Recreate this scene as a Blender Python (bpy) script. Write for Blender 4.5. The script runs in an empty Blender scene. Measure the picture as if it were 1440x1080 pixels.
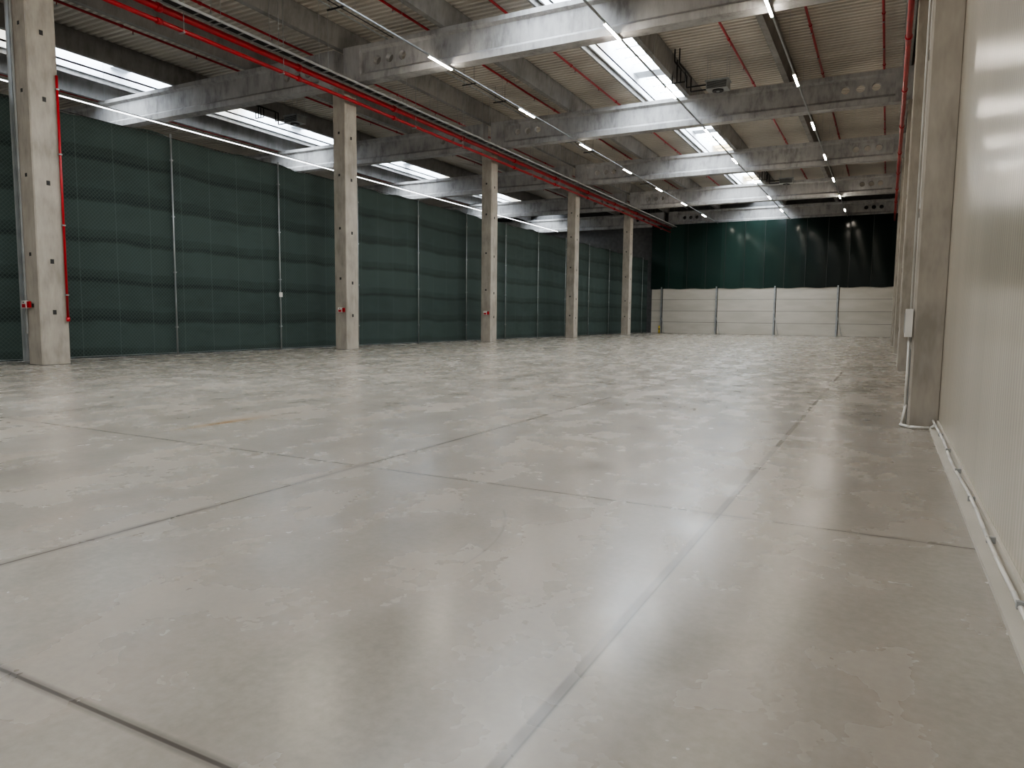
import bpy, bmesh, math, random
from mathutils import Vector, Matrix
random.seed(4)
S=bpy.context.scene
COL=bpy.context.collection
try: S.view_settings.look='AgX - Medium High Contrast'
except Exception as e: print(e)

# ------------------------------------------------------------------ materials
def newmat(name):
    m=bpy.data.materials.new(name); m.use_nodes=True
    nt=m.node_tree; nt.nodes.clear()
    out=nt.nodes.new('ShaderNodeOutputMaterial'); b=nt.nodes.new('ShaderNodeBsdfPrincipled')
    nt.links.new(b.outputs[0],out.inputs[0])
    return m,nt,b
class NG:
    def __init__(s,nt): s.nt=nt
    def n(s,t,**k):
        x=s.nt.nodes.new(t)
        for a,v in k.items(): setattr(x,a,v)
        return x
    def l(s,a,b): s.nt.links.new(a,b)
    def math(s,op,a,b=None,c=None,clamp=False):
        x=s.nt.nodes.new('ShaderNodeMath'); x.operation=op; x.use_clamp=clamp
        for i,v in enumerate((a,b,c)):
            if v is None: continue
            if isinstance(v,(int,float)): x.inputs[i].default_value=v
            else: s.l(v,x.inputs[i])
        return x.outputs[0]
    def noise(s,vec,scale,detail=4,rough=.55,dist=0):
        x=s.nt.nodes.new('ShaderNodeTexNoise'); x.inputs['Scale'].default_value=scale
        x.inputs['Detail'].default_value=detail; x.inputs['Roughness'].default_value=rough
        x.inputs['Distortion'].default_value=dist
        s.l(vec,x.inputs['Vector']); return x.outputs['Fac']
    def ramp(s,fac,stops):
        x=s.nt.nodes.new('ShaderNodeValToRGB'); e=x.color_ramp.elements
        while len(e)<len(stops): e.new(.5)
        for i,(p,c) in enumerate(stops):
            e[i].position=p; e[i].color=(c[0],c[1],c[2],1) if not isinstance(c,(int,float)) else (c,c,c,1)
        s.l(fac,x.inputs[0]); return x.outputs[0]
    def mix(s,fac,a,b,mode='MIX'):
        x=s.nt.nodes.new('ShaderNodeMix'); x.data_type='RGBA'; x.blend_type=mode
        for i,v in ((0,fac),(6,a),(7,b)):
            if isinstance(v,(int,float)): x.inputs[i].default_value=v
            elif isinstance(v,tuple): x.inputs[i].default_value=(*v,1)
            else: s.l(v,x.inputs[i])
        return x.outputs[2]
    def pos(s):
        g=s.nt.nodes.new('ShaderNodeNewGeometry'); return g.outputs['Position']
    def mapv(s,vec,scale):
        m=s.nt.nodes.new('ShaderNodeMapping'); m.inputs['Scale'].default_value=scale; s.l(vec,m.inputs[0]); return m.outputs[0]
    def bump(s,h,strength,dist,b):
        x=s.nt.nodes.new('ShaderNodeBump'); x.inputs['Strength'].default_value=strength; x.inputs['Distance'].default_value=dist
        s.l(h,x.inputs['Height']); s.l(x.outputs[0],b.inputs['Normal'])

def plain(name,c,rough=.5,metal=0,var=.12,scale=3):
    m,nt,b=newmat(name); g=NG(nt)
    n=g.noise(g.pos(),scale,0)
    g.l(g.ramp(n,[(.3,tuple(x*(1-var) for x in c)),(.7,tuple(min(1,x*(1+var)) for x in c))]),b.inputs['Base Color'])
    b.inputs['Roughness'].default_value=rough; b.inputs['Metallic'].default_value=metal
    return m
def emis(name,c,s):
    m,nt,b=newmat(name)
    b.inputs['Base Color'].default_value=(*c,1); b.inputs['Emission Color'].default_value=(*c,1); b.inputs['Emission Strength'].default_value=s
    return m
def concrete(name,c,dark=.75):
    m,nt,b=newmat(name); g=NG(nt); p=g.pos()
    n1=g.noise(p,.9,2,.6); n2=g.noise(g.mapv(p,(1,1,.3)),4,3,.7)
    a=g.math('ADD',g.math('MULTIPLY',n1,.5),g.math('MULTIPLY',n2,.5))
    colr=g.ramp(a,[(.36,tuple(x*dark for x in c)),(.5,c),(.64,tuple(min(1,x*1.18) for x in c))])
    g.l(colr,b.inputs['Base Color']); b.inputs['Roughness'].default_value=.75
    b.inputs['Specular IOR Level'].default_value=.25
    return m

M_col=concrete('column_concrete',(.34,.314,.275))
M_beam=concrete('beam_concrete',(.37,.366,.364),.66)
M_pur=concrete('purlin_concrete',(.26,.254,.247),.75)
M_red=plain('red_pipe_paint',(.34,.006,.014),.35)
M_galv=plain('galvanised_steel',(.34,.36,.37),.45,.5)
M_grey=plain('grey_plastic',(.30,.31,.31),.5)
M_white=plain('white_plastic',(.62,.61,.58),.45)
M_black=plain('black_pipe',(.015,.015,.017),.5)
M_dark=plain('slot_dark',(.03,.03,.03),.8)
M_yel=plain('yellow_paint',(.55,.4,.02),.5)
M_led=emis('led_diffuser',(1,.92,.79),235)
M_led2=emis('led_diffuser_far_bay',(.95,.98,1),7)
M_sky=emis('skylight_glazing',(.87,.94,1.0),22)
M_skyw=emis('skylight_fibreglass',(1.0,.84,.55),5)
for mm in (M_led2,M_skyw): mm.cycles.emission_sampling='NONE'
M_ups=plain('skylight_upstand',(.70,.73,.77),.5,0,.04)
M_deck=plain('deck_steel',(.52,.487,.437),.5,.0,.08,.5)
M_ins=plain('rear_wall_panel',(.10,.10,.10),.7)

def floor_mat():
    m,nt,b=newmat('polished_concrete_floor'); g=NG(nt); p=g.pos()
    big=g.noise(p,.33,4,.58,.3); mid=g.noise(p,1.4,5,.60,.2); fine=g.noise(p,20,3,.65)
    streak=g.noise(g.mapv(p,(1.0,.35,1)),1.3,4,.58,.2)
    a=g.math('ADD',g.math('MULTIPLY',big,.36),g.math('MULTIPLY',mid,.20))
    a=g.math('ADD',a,g.math('MULTIPLY',fine,.20)); a=g.math('ADD',a,g.math('MULTIPLY',streak,.24))
    c=g.ramp(a,[(.34,(.222,.204,.178)),(.50,(.292,.271,.239)),(.66,(.372,.348,.309))])
    w=g.ramp(streak,[(.48,0.),(.72,1.)])
    c=g.mix(g.math('MULTIPLY',w,.14),c,(.36,.26,.185))
    sc=g.ramp(g.noise(g.mapv(p,(1.6,.55,1)),.55,6,.72,1.2),[(.60,0.),(.80,1.)])
    c=g.mix(g.math('MULTIPLY',sc,.30),c,(.13,.12,.11))
    sep=g.n('ShaderNodeSeparateXYZ'); g.l(p,sep.inputs[0]); X,Y=sep.outputs[0],sep.outputs[1]
    wob=g.math('MULTIPLY',g.math('SUBTRACT',mid,.5),.05)
    Xw=g.math('ADD',X,wob)
    def band(coord,x0,half,soft,amt,col,lim=None,mod=.5):
        nonlocal c
        d=g.math('ABSOLUTE',g.math('SUBTRACT',coord,x0))
        k=g.math('SUBTRACT',1,g.math('DIVIDE',g.math('SUBTRACT',d,half),soft,clamp=True),clamp=True)
        k=g.math('MULTIPLY',k,g.math('MULTIPLY_ADD',mid,mod,amt-.5*mod),clamp=True)
        if lim is not None: k=g.math('MULTIPLY',k,lim)
        c=g.mix(k,c,col)
    D=(.045,.04,.035)
    band(X,-1.08,.022,.014,.60,(.10,.09,.078),None,.9); band(X,-1.06,.003,.003,.6,D)
    band(X,-4.6,.006,.006,.85,D); band(Xw,-4.6,.012,.05,.38,(.13,.115,.10),None,1.2)
    band(Y,5.49,.005,.006,.85,D); band(Y,5.49,.010,.05,.28,(.14,.125,.105))
    band(Y,1.53,.006,.006,.95,(.035,.03,.025)); band(Y,1.53,.018,.018,.5,(.11,.10,.09))
    for x in (-8.1,-15.2): band(X,x,.006,.010,.30,D)
    for y in (9.4,13.3,21.2): band(Y,y,.008,.012,.28,D)
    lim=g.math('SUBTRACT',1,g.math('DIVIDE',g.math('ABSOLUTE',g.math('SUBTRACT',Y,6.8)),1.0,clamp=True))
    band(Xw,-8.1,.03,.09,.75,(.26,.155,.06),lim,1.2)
    def arc(cx,cy,R,wd,amt,ang):
        dx=g.math('SUBTRACT',X,cx); dy=g.math('SUBTRACT',Y,cy)
        rr=g.math('SQRT',g.math('ADD',g.math('MULTIPLY',dx,dx),g.math('MULTIPLY',dy,dy)))
        lim=g.math('GREATER_THAN',g.math('ADD',g.math('MULTIPLY',dx,math.cos(ang)),g.math('MULTIPLY',dy,math.sin(ang))),R*.95)
        band(rr,R,wd*.5,wd,amt,(.09,.08,.07),lim,1.2)
    arc(-4.2,3.6,2.0,.008,.32,.3)
    g.l(c,b.inputs['Base Color'])
    r=g.math('ADD',g.math('MULTIPLY',mid,.26),g.math('MULTIPLY',streak,.22))
    g.l(g.math('ADD',r,.02),b.inputs['Roughness'])
    b.inputs['Specular IOR Level'].default_value=.5
    return m
M_floor=floor_mat()

def wallpanel(name,c,rough,period):
    m,nt,b=newmat(name); g=NG(nt); p=g.pos()
    sep=g.n('ShaderNodeSeparateXYZ'); g.l(p,sep.inputs[0]); Y=sep.outputs[1]
    s=g.math('SINE',g.math('MULTIPLY',Y,2*math.pi/period))
    jd=g.math('ABSOLUTE',g.math('SUBTRACT',g.math('FRACT',g.math('DIVIDE',Y,1.0)),.5))
    j=g.math('GREATER_THAN',jd,.494)
    n=g.noise(g.mapv(p,(1,.6,.12)),1.5,1,.6)
    cc=g.ramp(n,[(.35,tuple(x*.93 for x in c)),(.65,c)])
    cc=g.mix(g.math('MULTIPLY',j,.4),cc,tuple(x*.5 for x in c))
    cc=g.mix(g.math('MULTIPLY_ADD',s,.12,.12),cc,tuple(x*.55 for x in c))
    g.l(cc,b.inputs['Base Color']); b.inputs['Roughness'].default_value=rough
    g.bump(s,.22,.002,b)
    return m
M_wall=wallpanel('ribbed_sandwich_panel',(.49,.448,.378),.20,.10)

def fence_mat():
    m,nt,b=newmat('green_shade_netting'); g=NG(nt); p=g.pos()
    sep=g.n('ShaderNodeSeparateXYZ'); g.l(p,sep.inputs[0]); Y,Z=sep.outputs[1],sep.outputs[2]
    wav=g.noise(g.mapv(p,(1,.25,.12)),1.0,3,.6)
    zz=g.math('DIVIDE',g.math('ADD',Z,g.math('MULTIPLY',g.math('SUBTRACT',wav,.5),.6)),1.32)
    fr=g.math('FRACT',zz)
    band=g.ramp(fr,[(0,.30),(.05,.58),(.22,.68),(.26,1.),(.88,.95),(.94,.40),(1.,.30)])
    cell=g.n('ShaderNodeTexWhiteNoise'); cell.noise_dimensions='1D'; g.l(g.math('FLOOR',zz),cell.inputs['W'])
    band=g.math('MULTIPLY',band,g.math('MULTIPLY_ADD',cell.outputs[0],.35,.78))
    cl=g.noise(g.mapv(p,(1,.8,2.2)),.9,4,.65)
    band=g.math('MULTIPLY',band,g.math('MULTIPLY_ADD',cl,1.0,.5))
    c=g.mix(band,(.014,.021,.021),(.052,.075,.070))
    cd=g.math('ABSOLUTE',g.math('SUBTRACT',g.math('FRACT',g.math('DIVIDE',Y,1.275)),.5))
    c=g.mix(g.math('MULTIPLY',g.math('GREATER_THAN',cd,.489),.40),c,(.11,.14,.13))
    P=.13
    def diag(sgn):
        t=g.math('FRACT',g.math('DIVIDE',g.math('ADD',Y,g.math('MULTIPLY',Z,sgn)),P))
        return g.math('GREATER_THAN',g.math('ABSOLUTE',g.math('SUBTRACT',t,.5)),.43)
    w=g.math('MAXIMUM',diag(1.),diag(-1.))
    c=g.mix(g.math('MULTIPLY',w,.50),c,(.10,.13,.12))
    g.l(c,b.inputs['Base Color']); b.inputs['Roughness'].default_value=.7
    b.inputs['Specular IOR Level'].default_value=.12
    return m
M_fence=fence_mat()

def curtain_mat():
    m,nt,b=newmat('dark_green_foil'); g=NG(nt); p=g.pos()
    sep=g.n('ShaderNodeSeparateXYZ'); g.l(p,sep.inputs[0]); X=sep.outputs[0]
    n=g.noise(g.mapv(p,(.5,1,.12)),1.0,3,.6)
    cell=g.n('ShaderNodeTexWhiteNoise'); cell.noise_dimensions='1D'; g.l(g.math('FLOOR',g.math('DIVIDE',X,1.95)),cell.inputs['W'])
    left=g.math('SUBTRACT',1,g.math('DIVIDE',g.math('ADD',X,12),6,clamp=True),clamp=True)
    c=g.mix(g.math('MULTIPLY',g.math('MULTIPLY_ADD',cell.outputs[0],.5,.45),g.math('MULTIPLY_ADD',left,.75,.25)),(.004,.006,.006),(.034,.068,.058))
    c=g.mix(g.math('MULTIPLY',n,.3),c,(.003,.006,.005))
    sm=g.math('GREATER_THAN',g.math('ABSOLUTE',g.math('SUBTRACT',g.math('FRACT',g.math('DIVIDE',g.math('ADD',X,23.0),1.95)),.5)),.48)
    c=g.mix(g.math('MULTIPLY',sm,.5),c,(.05,.07,.062))
    g.l(c,b.inputs['Base Color'])
    b.inputs['Roughness'].default_value=.12; b.inputs['Specular IOR Level'].default_value=.14
    return m
M_curt=curtain_mat()

def panel_mat():
    m,nt,b=newmat('white_insulated_panel'); g=NG(nt); p=g.pos()
    n=g.noise(g.mapv(p,(.3,1,1.2)),1.2,2)
    g.l(g.ramp(n,[(.35,(.45,.43,.38)),(.65,(.52,.495,.445))]),b.inputs['Base Color']); b.inputs['Roughness'].default_value=.45
    return m
M_panel=panel_mat()

# ------------------------------------------------------------------ mesh builder
class B:
    def __init__(s): s.v=[];s.f=[];s.mi=[];s.mats=[];s.sm=[]
    def m(s,mat):
        if mat not in s.mats: s.mats.append(mat)
        return s.mats.index(mat)
    def box(s,x0,x1,y0,y1,z0,z1,mat):
        b=len(s.v)
        for z in (z0,z1):
            for x,y in ((x0,y0),(x1,y0),(x1,y1),(x0,y1)): s.v.append((x,y,z))
        k=s.m(mat)
        for f in ((0,3,2,1),(4,5,6,7),(0,1,5,4),(1,2,6,5),(2,3,7,6),(3,0,4,7)):
            s.f.append(tuple(b+i for i in f)); s.mi.append(k); s.sm.append(False)
    def quad(s,pts,mat):
        b=len(s.v); s.v+=pts; s.f.append(tuple(range(b,b+len(pts)))); s.mi.append(s.m(mat)); s.sm.append(False)
    def tube(s,p0,p1,r,mat,n=8,caps=True):
        p0=Vector(p0);p1=Vector(p1); d=(p1-p0).normalized()
        a=d.orthogonal().normalized(); c=d.cross(a); b=len(s.v)
        for p in (p0,p1):
            for i in range(n):
                t=2*math.pi*i/n; s.v.append(tuple(p+a*math.cos(t)*r+c*math.sin(t)*r))
        k=s.m(mat)
        for i in range(n):
            j=(i+1)%n; s.f.append((b+i,b+j,b+n+j,b+n+i)); s.mi.append(k); s.sm.append(True)
        if caps:
            s.f.append(tuple(b+i for i in range(n))[::-1]); s.mi.append(k); s.sm.append(False)
            s.f.append(tuple(b+n+i for i in range(n))); s.mi.append(k); s.sm.append(False)
    def path(s,pts,r,mat,n=8):
        for a,c in zip(pts,pts[1:]): s.tube(a,c,r,mat,n)
    def prism(s,prof,axis,a0,a1,mat):
        b=len(s.v); n=len(prof)
        for a in (a0,a1):
            for u,w in prof:
                s.v.append({'x':(a,u,w),'y':(u,a,w),'z':(u,w,a)}[axis])
        k=s.m(mat)
        for i in range(n):
            j=(i+1)%n; s.f.append((b+i,b+j,b+n+j,b+n+i)); s.mi.append(k); s.sm.append(False)
        s.f.append(tuple(b+i for i in range(n))[::-1]); s.mi.append(k); s.sm.append(False)
        s.f.append(tuple(b+n+i for i in range(n))); s.mi.append(k); s.sm.append(False)
    def mesh(s,name):
        me=bpy.data.meshes.new(name); me.from_pydata(s.v,[],s.f)
        for x in s.mats: me.materials.append(x)
        me.polygons.foreach_set('material_index',s.mi); me.polygons.foreach_set('use_smooth',s.sm)
        me.update()
        bm=bmesh.new(); bm.from_mesh(me); bmesh.ops.recalc_face_normals(bm,faces=bm.faces); bm.to_mesh(me); bm.free()
        return me
    def obj(s,name,loc=(0,0,0)):
        return place(s.mesh(name),name,loc)
def place(me,name,loc=(0,0,0),rotz=0):
    o=bpy.data.objects.new(name,me); o.location=loc; o.rotation_euler[2]=rotz; COL.objects.link(o); return o

GR=[12+12.95*k for k in range(-2,6)]
Y0,Y1=-16.,77.3
XL=-21.6; XW=.72; XLL=-46.
ZB=11.5; ZT=13.0; ZD=13.95

# ------------------------------------------------------------------ floor and shell
b=B(); b.box(XLL,XW+.3,Y0,Y1+.4,-.2,0,M_floor); b.obj('floor')
b=B(); b.box(XW,XW+.2,Y0,Y1,0.0,14.6,M_wall); b.obj('wall_right')
b=B(); b.box(XLL-.2,XLL,Y0,Y1,0,14.6,M_ins); b.obj('wall_left')
b=B(); b.box(XLL,XW+.2,Y1,Y1+.2,0,14.6,M_ins); b.obj('wall_far')

def deck(segs):
    b=B(); per=.33; y=Y0; prof=[]
    while y<Y1:
        prof+= [(y,ZD),(y+.14,ZD),(y+.19,ZD+.13),(y+.28,ZD+.13)]; y+=per
    for x0,x1 in segs:
        base=len(b.v)
        for yy,z in prof: b.v.append((x0,yy,z)); b.v.append((x1,yy,z))
        k=b.m(M_deck)
        for i in range(len(prof)-1):
            a=base+2*i; b.f.append((a,a+1,a+3,a+2)); b.mi.append(k); b.sm.append(False)
    for x0,x1 in segs: b.box(x0,x1,Y0,Y1,ZD+.15,ZD+.25,M_ins)
    return b.obj('ceiling')
SK=[(-12.6,-10.25),(-37.2,-34.9)]
deck([(XLL,SK[1][0]),(SK[1][1],SK[0][0]),(SK[0][1],XW)])

def skylight(x0,x1):
    b=B(); zt=ZD+1.0
    for xa,xb in ((x0-.08,x0),(x1,x1+.08)): b.box(xa,xb,Y0,Y1,ZD-.12,zt,M_ups)
    for gy in GR+[GR[-1]+12.95]:
        s=gy-12.95+.5; e=gy-.5
        if e>Y1: e=Y1-.1
        if s>Y1: continue
        if gy<Y1-1: b.box(x0,x1,gy-.5,gy+.5,ZD+.55,zt,M_ups)
        n=9; st=(e-s)/n
        for i in range(n):
            mat=M_skyw if i in (4,5) else M_sky
            b.quad([(x0,s+i*st+.03,zt),(x1,s+i*st+.03,zt),(x1,s+(i+1)*st-.03,zt),(x0,s+(i+1)*st-.03,zt)],mat)
            b.box(x0,x1,s+i*st-.05,s+i*st+.05,zt-.12,zt+.03,M_ups)
    b.box((x0+x1)/2-.03,(x0+x1)/2+.03,Y0,Y1,zt-.08,zt+.02,M_ups)
    b.box(x0-.1,x1+.1,Y0,Y1,zt+.03,zt+.1,M_ins)
    b.obj('skylight')
for a,c in SK: skylight(a,c)

def beam_mesh():
    L=22.1
    prof=[(-.29,0),(.29,0),(.29,.26),(.11,.40),(.11,1.22),(.25,1.32),(.25,1.5),(-.25,1.5),(-.25,1.32),(-.11,1.22),(-.11,.40),(-.29,.26)]
    b=B(); b.prism(prof,'x',.9,L-.9,M_beam)
    me=b.mesh('beam_raw'); o=place(me,'beam_raw')
    cb=B()
    for c in (1.7,2.35,3.0,L-3.0,L-2.35,L-1.7): cb.tube((c,-.6,.82),(c,.6,.82),.19,M_beam,20)
    co=place(cb.mesh('cut'),'cut')
    md=o.modifiers.new('b','BOOLEAN'); md.object=co; md.operation='DIFFERENCE'; md.solver='EXACT'
    dg=bpy.context.evaluated_depsgraph_get(); dg.update()
    me2=bpy.data.meshes.new_from_object(o.evaluated_get(dg))
    bpy.data.objects.remove(o); bpy.data.objects.remove(co)
    bm=bmesh.new(); bm.from_mesh(me2)
    eb=B()
    for x0,x1 in ((0,.9),(L-.9,L)): eb.box(x0,x1,-.29,.29,0,1.5,M_beam)
    em=eb.mesh('ends'); bm.from_mesh(em)
    for f in bm.faces: f.smooth=False
    bm.to_mesh(me2); bm.free(); me2.name='concrete_beam'
    return me2
BM=beam_mesh()
for gy in GR:
    place(BM,'concrete_beam',(-21.4,gy,ZB))
    place(BM,'concrete_beam',(-44.0,gy,ZB))

PX=[-21.7,-16.3,-9.75,-4.9,.25,-27.3,-32.5,-38.5]
pb=B(); prof=[(-.13,0),(.13,0),(.22,.75),(.22,.93),(-.22,.93),(-.22,.75)]
pb.prism(prof,'y',Y0,Y1-.05,M_pur); PM=pb.mesh('roof_purlin')
for x in PX: place(PM,'roof_purlin',(x,0,ZT))
b=B()
b.prism([(-.05,0),(.05,0),(.05,.3),(-.05,.3)],'y',Y0,Y1-.05,M_pur); TM=b.mesh('roof_joist')
for x in (-12.8,-37.4): place(TM,'roof_joist',(x,0,ZD-.35))

# ------------------------------------------------------------------ columns
def col_mesh(w,d,h):
    b=B(); c=.03
    prof=[(-w+c,-d),(w-c,-d),(w,-d+c),(w,d-c),(w-c,d),(-w+c,d),(-w,d-c),(-w,-d+c)]
    b.prism(prof,'z',0,h,M_col)
    for z in (1.45,2.9,5.1,7.4,9.2):
        b.box(w-.012,w+.004,-.05,.05,z,z+.13,M_dark)
        b.box(-.05,.05,-d-.004,-d+.012,z+.2,z+.3,M_dark)
    b.box(-w-.015,w+.015,-d-.015,d+.015,0,.012,M_dark)
    return b.mesh('concrete_column')
CM=col_mesh(.34,.40,ZB)
for gy in GR: place(CM,'concrete_column',(XL,gy,0))
RB=B(); c=.03
RB.prism([(-.19+c,-.33),(.19,-.33),(.19,.33),(-.19+c,.33),(-.19,.30),(-.19,-.30)],'z',0,ZB,M_col)
for z in (1.2,3.0,5.2,8): RB.box(-.195,-.18,-.05,.05,z,z+.12,M_dark)
RM=RB.mesh('concrete_column')
for gy in GR[:-1]: place(RM,'concrete_column',(.525,gy-.05,0))

b=B(); y=GR[2]-.42
b.box(-22.10,-21.96,y-.03,y+.06,0.1,ZB,M_galv); b.box(-22.17,-22.13,y-.02,y+.04,0.1,ZB,M_grey)
b.box(-21.90,-21.86,y-.04,y+.002,0.9,ZB,M_grey)
b.obj('cable_trunking')
b=B(); b.tube((-21.21,12.34,1.35),(-21.21,12.34,8.2),.035,M_red,10); b.tube((-21.21,12.34,1.25),(-21.21,12.34,1.37),.05,M_red,10)
for z in (2,4,6,7.8): b.box(-21.258,-21.17,12.30,12.38,z,z+.04,M_galv)
b.obj('red_riser_pipe')
def callpoint(x,y,z):
    b=B(); b.box(-.11,.11,-.07,-.001,0,.22,M_white); b.box(-.085,.085,-.078,-.069,.02,.12,M_red)
    b.tube((0,-.07,.17),(0,-.085,.17),.02,M_black); b.box(.13,.25,-.06,-.001,.02,.2,M_red)
    b.obj('fire_call_point',(x,y,z))
callpoint(-21.8,GR[2]-.47,1.62); callpoint(-21.6,GR[3]-.406,1.65); callpoint(-21.6,GR[4]-.406,1.65)

def fence():
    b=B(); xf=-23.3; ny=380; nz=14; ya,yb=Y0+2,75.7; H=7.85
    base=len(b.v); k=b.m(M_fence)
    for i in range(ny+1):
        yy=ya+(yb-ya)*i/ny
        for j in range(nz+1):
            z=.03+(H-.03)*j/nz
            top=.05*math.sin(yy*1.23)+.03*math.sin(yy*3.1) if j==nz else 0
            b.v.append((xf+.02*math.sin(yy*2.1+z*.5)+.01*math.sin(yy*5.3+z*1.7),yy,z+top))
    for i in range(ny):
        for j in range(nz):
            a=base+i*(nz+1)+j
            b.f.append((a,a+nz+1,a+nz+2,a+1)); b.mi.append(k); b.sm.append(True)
    y=17.4-5.1*6
    while y<75:
        b.tube((xf+.14,y,0),(xf+.14,y,H+.1),.03,M_galv,8)
        for z in (1.0,3.0,5.0,7.0): b.box(xf+.1,xf+.18,y-.045,y+.045,z,z+.05,M_galv)
        b.tube((xf-.05,y,H-.1),(xf-1.2,y,0),.03,M_galv,6)
        y+=5.1
    b.box(xf+.175,xf+.185,22.4,22.58,2.28,2.48,M_white)
    b.tube((xf+.13,ya,H-.05),(xf+.13,yb,H-.05),.012,M_dark,6)
    b.tube((xf+.13,ya,.08),(xf+.13,yb,.08),.006,M_galv,6)
    b.obj('green_mesh_fence')
fence()

# ------------------------------------------------------------------ far end
b=B(); ZP=4.8
edges=[-22.9,-21.8,-15.95,-10.15,-4.35,.68]
for a,c in zip(edges,edges[1:]):
    for j in range(4):
        z0=j*ZP/4; b.box(a+.02,c-.02,76.1,76.22,z0+.015,z0+ZP/4-.015,M_panel)
    b.box(a,c,76.16,76.2,0,ZP,M_ins)
for x in edges[1:-1]:
    b.box(x-.07,x+.07,76.0,76.12,0,ZP+.15,M_galv)
    b.box(x+.09,x+.15,76.06,76.13,0,ZP,M_dark)
    b.tube((x,76.0,2.2),(x+.55,75.6,.02),.025,M_galv,6)
b.obj('insulated_panel_wall')
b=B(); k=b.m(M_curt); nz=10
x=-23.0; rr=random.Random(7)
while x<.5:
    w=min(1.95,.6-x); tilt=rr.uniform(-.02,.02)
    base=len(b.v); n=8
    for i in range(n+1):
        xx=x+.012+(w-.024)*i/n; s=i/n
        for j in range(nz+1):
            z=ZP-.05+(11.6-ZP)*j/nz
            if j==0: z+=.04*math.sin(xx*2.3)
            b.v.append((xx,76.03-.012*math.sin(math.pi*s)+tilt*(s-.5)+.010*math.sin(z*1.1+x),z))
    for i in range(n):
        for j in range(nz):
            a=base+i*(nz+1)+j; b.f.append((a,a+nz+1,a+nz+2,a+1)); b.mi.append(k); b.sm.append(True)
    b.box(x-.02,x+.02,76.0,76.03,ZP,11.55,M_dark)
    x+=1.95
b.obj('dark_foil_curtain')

# ------------------------------------------------------------------ LED trunking lines
def led_line(x,first,step,z=ZB-.1):
    b=B()
    b.box(x-.03,x+.03,Y0,75.8,z+.04,z+.09,M_galv)
    i=-5
    while first+i*step<75:
        y=first+i*step
        if y>Y0+1:
            b.box(x-.045,x+.045,y-.8,y+.8,z,z+.045,M_white)
            b.prism([(x-.04,z-.002),(x-.03,z-.03),(x+.03,z-.03),(x+.04,z-.002)],'y',y-.79,y+.79,M_led)
            b.box(x-.045,x+.045,y-.83,y-.8,z-.03,z+.05,M_white); b.box(x-.045,x+.045,y+.8,y+.83,z-.03,z+.05,M_white)
            for q in (-2.5,2.5): b.tube((x,y+q,z+.08),(x,y+q,ZD-.005),.006,M_galv,4)
        i+=1
    b.obj('led_light_line')
led_line(-16.0,24.1,7.55)
led_line(-8.95,24.2,7.45)
led_line(-3.85,24.5,7.75)
b=B(); x=-34.0; z=ZB-.12
b.box(x-.03,x+.03,Y0,76,z+.03,z+.08,M_galv); b.box(x-.025,x+.025,Y0+1,75.5,z-.01,z+.03,M_led2)
y=Y0+2
while y<75: b.tube((x,y,z+.08),(x,y,ZD-.005),.006,M_galv,4); y+=4
b.obj('led_light_line')

# ------------------------------------------------------------------ pipes
def sprinkler(x,z=13.70,r=.055):
    b=B(); b.tube((x,Y0,z),(x,76.6,z),r,M_red,8)
    y=Y0+1.3
    while y<76:
        b.tube((x,y,z),(x,y,z-.16),.018,M_red,6); b.tube((x,y,z-.16),(x,y,z-.19),.045,M_galv,8)
        b.tube((x,y+.8,z),(x,y+.8,ZD-.005),.008,M_galv,4)
        y+=3.2
    y=Y0+4
    while y<76: b.tube((x,y-.06,z),(x,y+.06,z),r+.018,M_red,8); y+=6.4
    b.obj('sprinkler_pipe')
for x in (-.75,-3.45,-6.75,-14.2,-18.0,-24.6,-29.5,-33.3,-41): sprinkler(x)
b=B()
for x,z,r in ((-21.0,11.2,.115),(-21.0,10.78,.075)):
    b.tube((x,Y0,z),(x,75.9,z),r,M_red,12)
    y=Y0+1
    while y<76: b.tube((x,y-.09,z),(x,y+.09,z),r+.028,M_red,12); y+=6.1
for gy in GR:
    for q in (-4.3,4.3):
        if gy+q>75: continue
        b.box(-21.1,-20.83,gy+q-.03,gy+q+.03,10.66,10.70,M_galv)
        b.tube((-20.85,gy+q,10.7),(-20.85,gy+q,ZD-.005),.012,M_galv,6)
b.obj('red_main_pipe')
b=B(); b.tube((.15,Y0,10.9),(.15,75.8,10.9),.09,M_red,12)
y=Y0+1
while y<75: b.tube((.15,y-.09,10.9),(.15,y+.09,10.9),.115,M_red,12); b.tube((.15,y+2,10.9),(.15,y+2,ZT),.01,M_galv,5); y+=6.1
b.obj('red_main_pipe')

b=B(); x0,x1,z=-20.6,-20.2,11.2
for x in (x0,x1): b.box(x-.015,x+.015,Y0,75.5,z,z+.09,M_grey)
y=Y0
while y<75.5: b.box(x0,x1,y,y+.04,z+.01,z+.03,M_grey); y+=.6
for gy in GR:
    for q in (-5.2,-2.6,2.6,5.2):
        if gy+q>75: continue
        y=gy+q
        for x in (x0-.03,x1+.03): b.tube((x,y,z-.03),(x,y,ZD-.005),.008,M_galv,5)
        b.box(x0-.06,x1+.06,y-.02,y+.02,z-.04,z,M_galv)
for k in range(4): b.tube((x0+.06+k*.08,Y0,z+.05),(x0+.06+k*.08,75.5,z+.05),.02,M_black,6)
b.obj('cable_tray')
b=B()
for gy in GR:
    for q in (3.2,6.4,9.6):
        if gy+q>75: continue
        for x in (-19.4,-18.8): b.tube((x,gy+q,13.1),(x,gy+q,ZD-.005),.01,M_black,5)
        b.box(-19.5,-18.7,gy+q-.03,gy+q+.03,13.07,13.11,M_black)
b.tube((-19.25,Y0,13.14),(-19.25,76,13.14),.03,M_galv,6); b.tube((-18.95,Y0,13.14),(-18.95,76,13.14),.02,M_black,6)
b.obj('pipe_hanger_rail')

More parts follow.
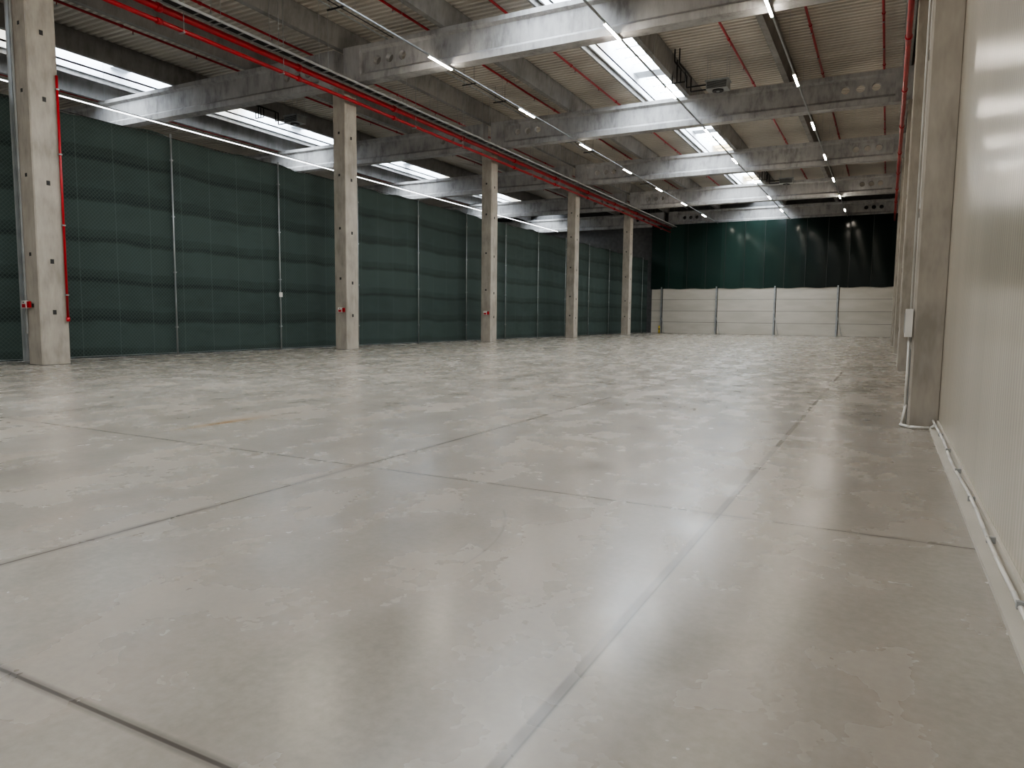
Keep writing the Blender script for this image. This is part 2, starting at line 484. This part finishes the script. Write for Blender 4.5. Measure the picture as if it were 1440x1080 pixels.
def heater(x,y,z=12.4):
    b=B()
    b.box(-.5,.5,-.35,.35,0,.38,M_grey); b.box(-.55,.55,-.38,.38,.36,.42,M_galv)
    for i in range(6): b.box(-.45,.45,-.37,-.345,.03+i*.055,.055+i*.055,M_dark)
    b.tube((0,0,-.06),(0,0,0),.26,M_black,20); b.tube((0,0,-.08),(0,0,-.05),.08,M_galv,10)
    for sx in (-.45,.45):
        for sy in (-.3,.3): b.tube((sx,sy,.4),(sx,sy,ZD-z-.005),.01,M_galv,5)
    for q in (0,.22):
        b.path([(-.5,0,.1+q),(-1.3-q,0,.1+q),(-1.3-q,0,.75+q*.5),(-1.3-q,-2.2,.75+q*.5),(-1.3-q,-2.2,1.4)],.035,M_black,8)
        b.path([(-1.3-q,-1.1,.75+q*.5),(-1.3-q,-1.1,.25),(-1.7-q,-1.1,.25),(-1.7-q,-1.1,1.3)],.03,M_black,8)
    b.obj('fan_heater',(x,y,z))
heater(-7.7,35.4); heater(-7.7,61.5); heater(-30.5,31.0)

# ------------------------------------------------------------------ right wall foot
b=B()
b.box(.60,.719,Y0,11.5,0,.03,M_panel); b.box(.695,.719,Y0,11.5,.03,.12,M_panel)
b.obj('baseboard_right')
b=B(); pts=[(.66,Y0,.10)]
y=Y0
while y<11.2:
    y+=.6; pts.append((.66+.008*math.sin(y*2.1),y,.10+.012*math.sin(y*1.3)))
b.path(pts,.014,M_white,8)
y=-3
while y<11.2: b.box(.645,.70,y-.015,y+.015,.08,.12,M_grey); y+=1.2
b.path([(.66,11.2,.09),(.62,11.33,.03),(.36,11.3,.03),(.25,11.5,.03),(.27,11.7,.03),(.31,11.72,.3)],.02,M_white,8)
b.obj('wall_conduit')
b=B()
b.box(.235,.330,11.62,11.84,1.28,1.68,M_white); b.box(.225,.236,11.66,11.80,1.34,1.62,M_grey)
b.tube((.30,11.72,.02),(.30,11.72,1.3),.018,M_white,8)
b.tube((.30,11.76,1.66),(.30,11.76,ZB),.014,M_white,8)
b.box(.31,.332,11.88,12.0,.02,1.1,M_galv)
b.obj('electrical_box')

b=B(); b.tube((0,0,0),(0,0,.75),.09,M_yel,14); b.tube((0,0,.75),(0,0,.8),.07,M_yel,14); b.tube((0,0,0),(0,0,.02),.16,M_black,14)
b.tube((0,0,.4),(0,0,.5),.092,M_black,14)
b.obj('yellow_bollard',(-21.5,74.5,0))

# ------------------------------------------------------------------ world, camera
w=bpy.data.worlds.new('World'); S.world=w; w.use_nodes=True
bg=w.node_tree.nodes['Background']; bg.inputs[0].default_value=(1,.95,.88,1); bg.inputs[1].default_value=1.0

f=995.
d1=Vector((527,88,-f)).normalized()
r=-Vector((-1884,113,-f)); r=(r-d1*r.dot(d1)).normalized()
u=r.cross(d1)
cd=bpy.data.cameras.new('camera'); cd.sensor_width=36; cd.lens=f/1440*36; cd.clip_end=300
co=bpy.data.objects.new('camera',cd); COL.objects.link(co)
co.matrix_world=Matrix(((r.x,r.y,r.z,0),(d1.x,d1.y,d1.z,0),(u.x,u.y,u.z,1.5),(0,0,0,1)))
S.camera=co
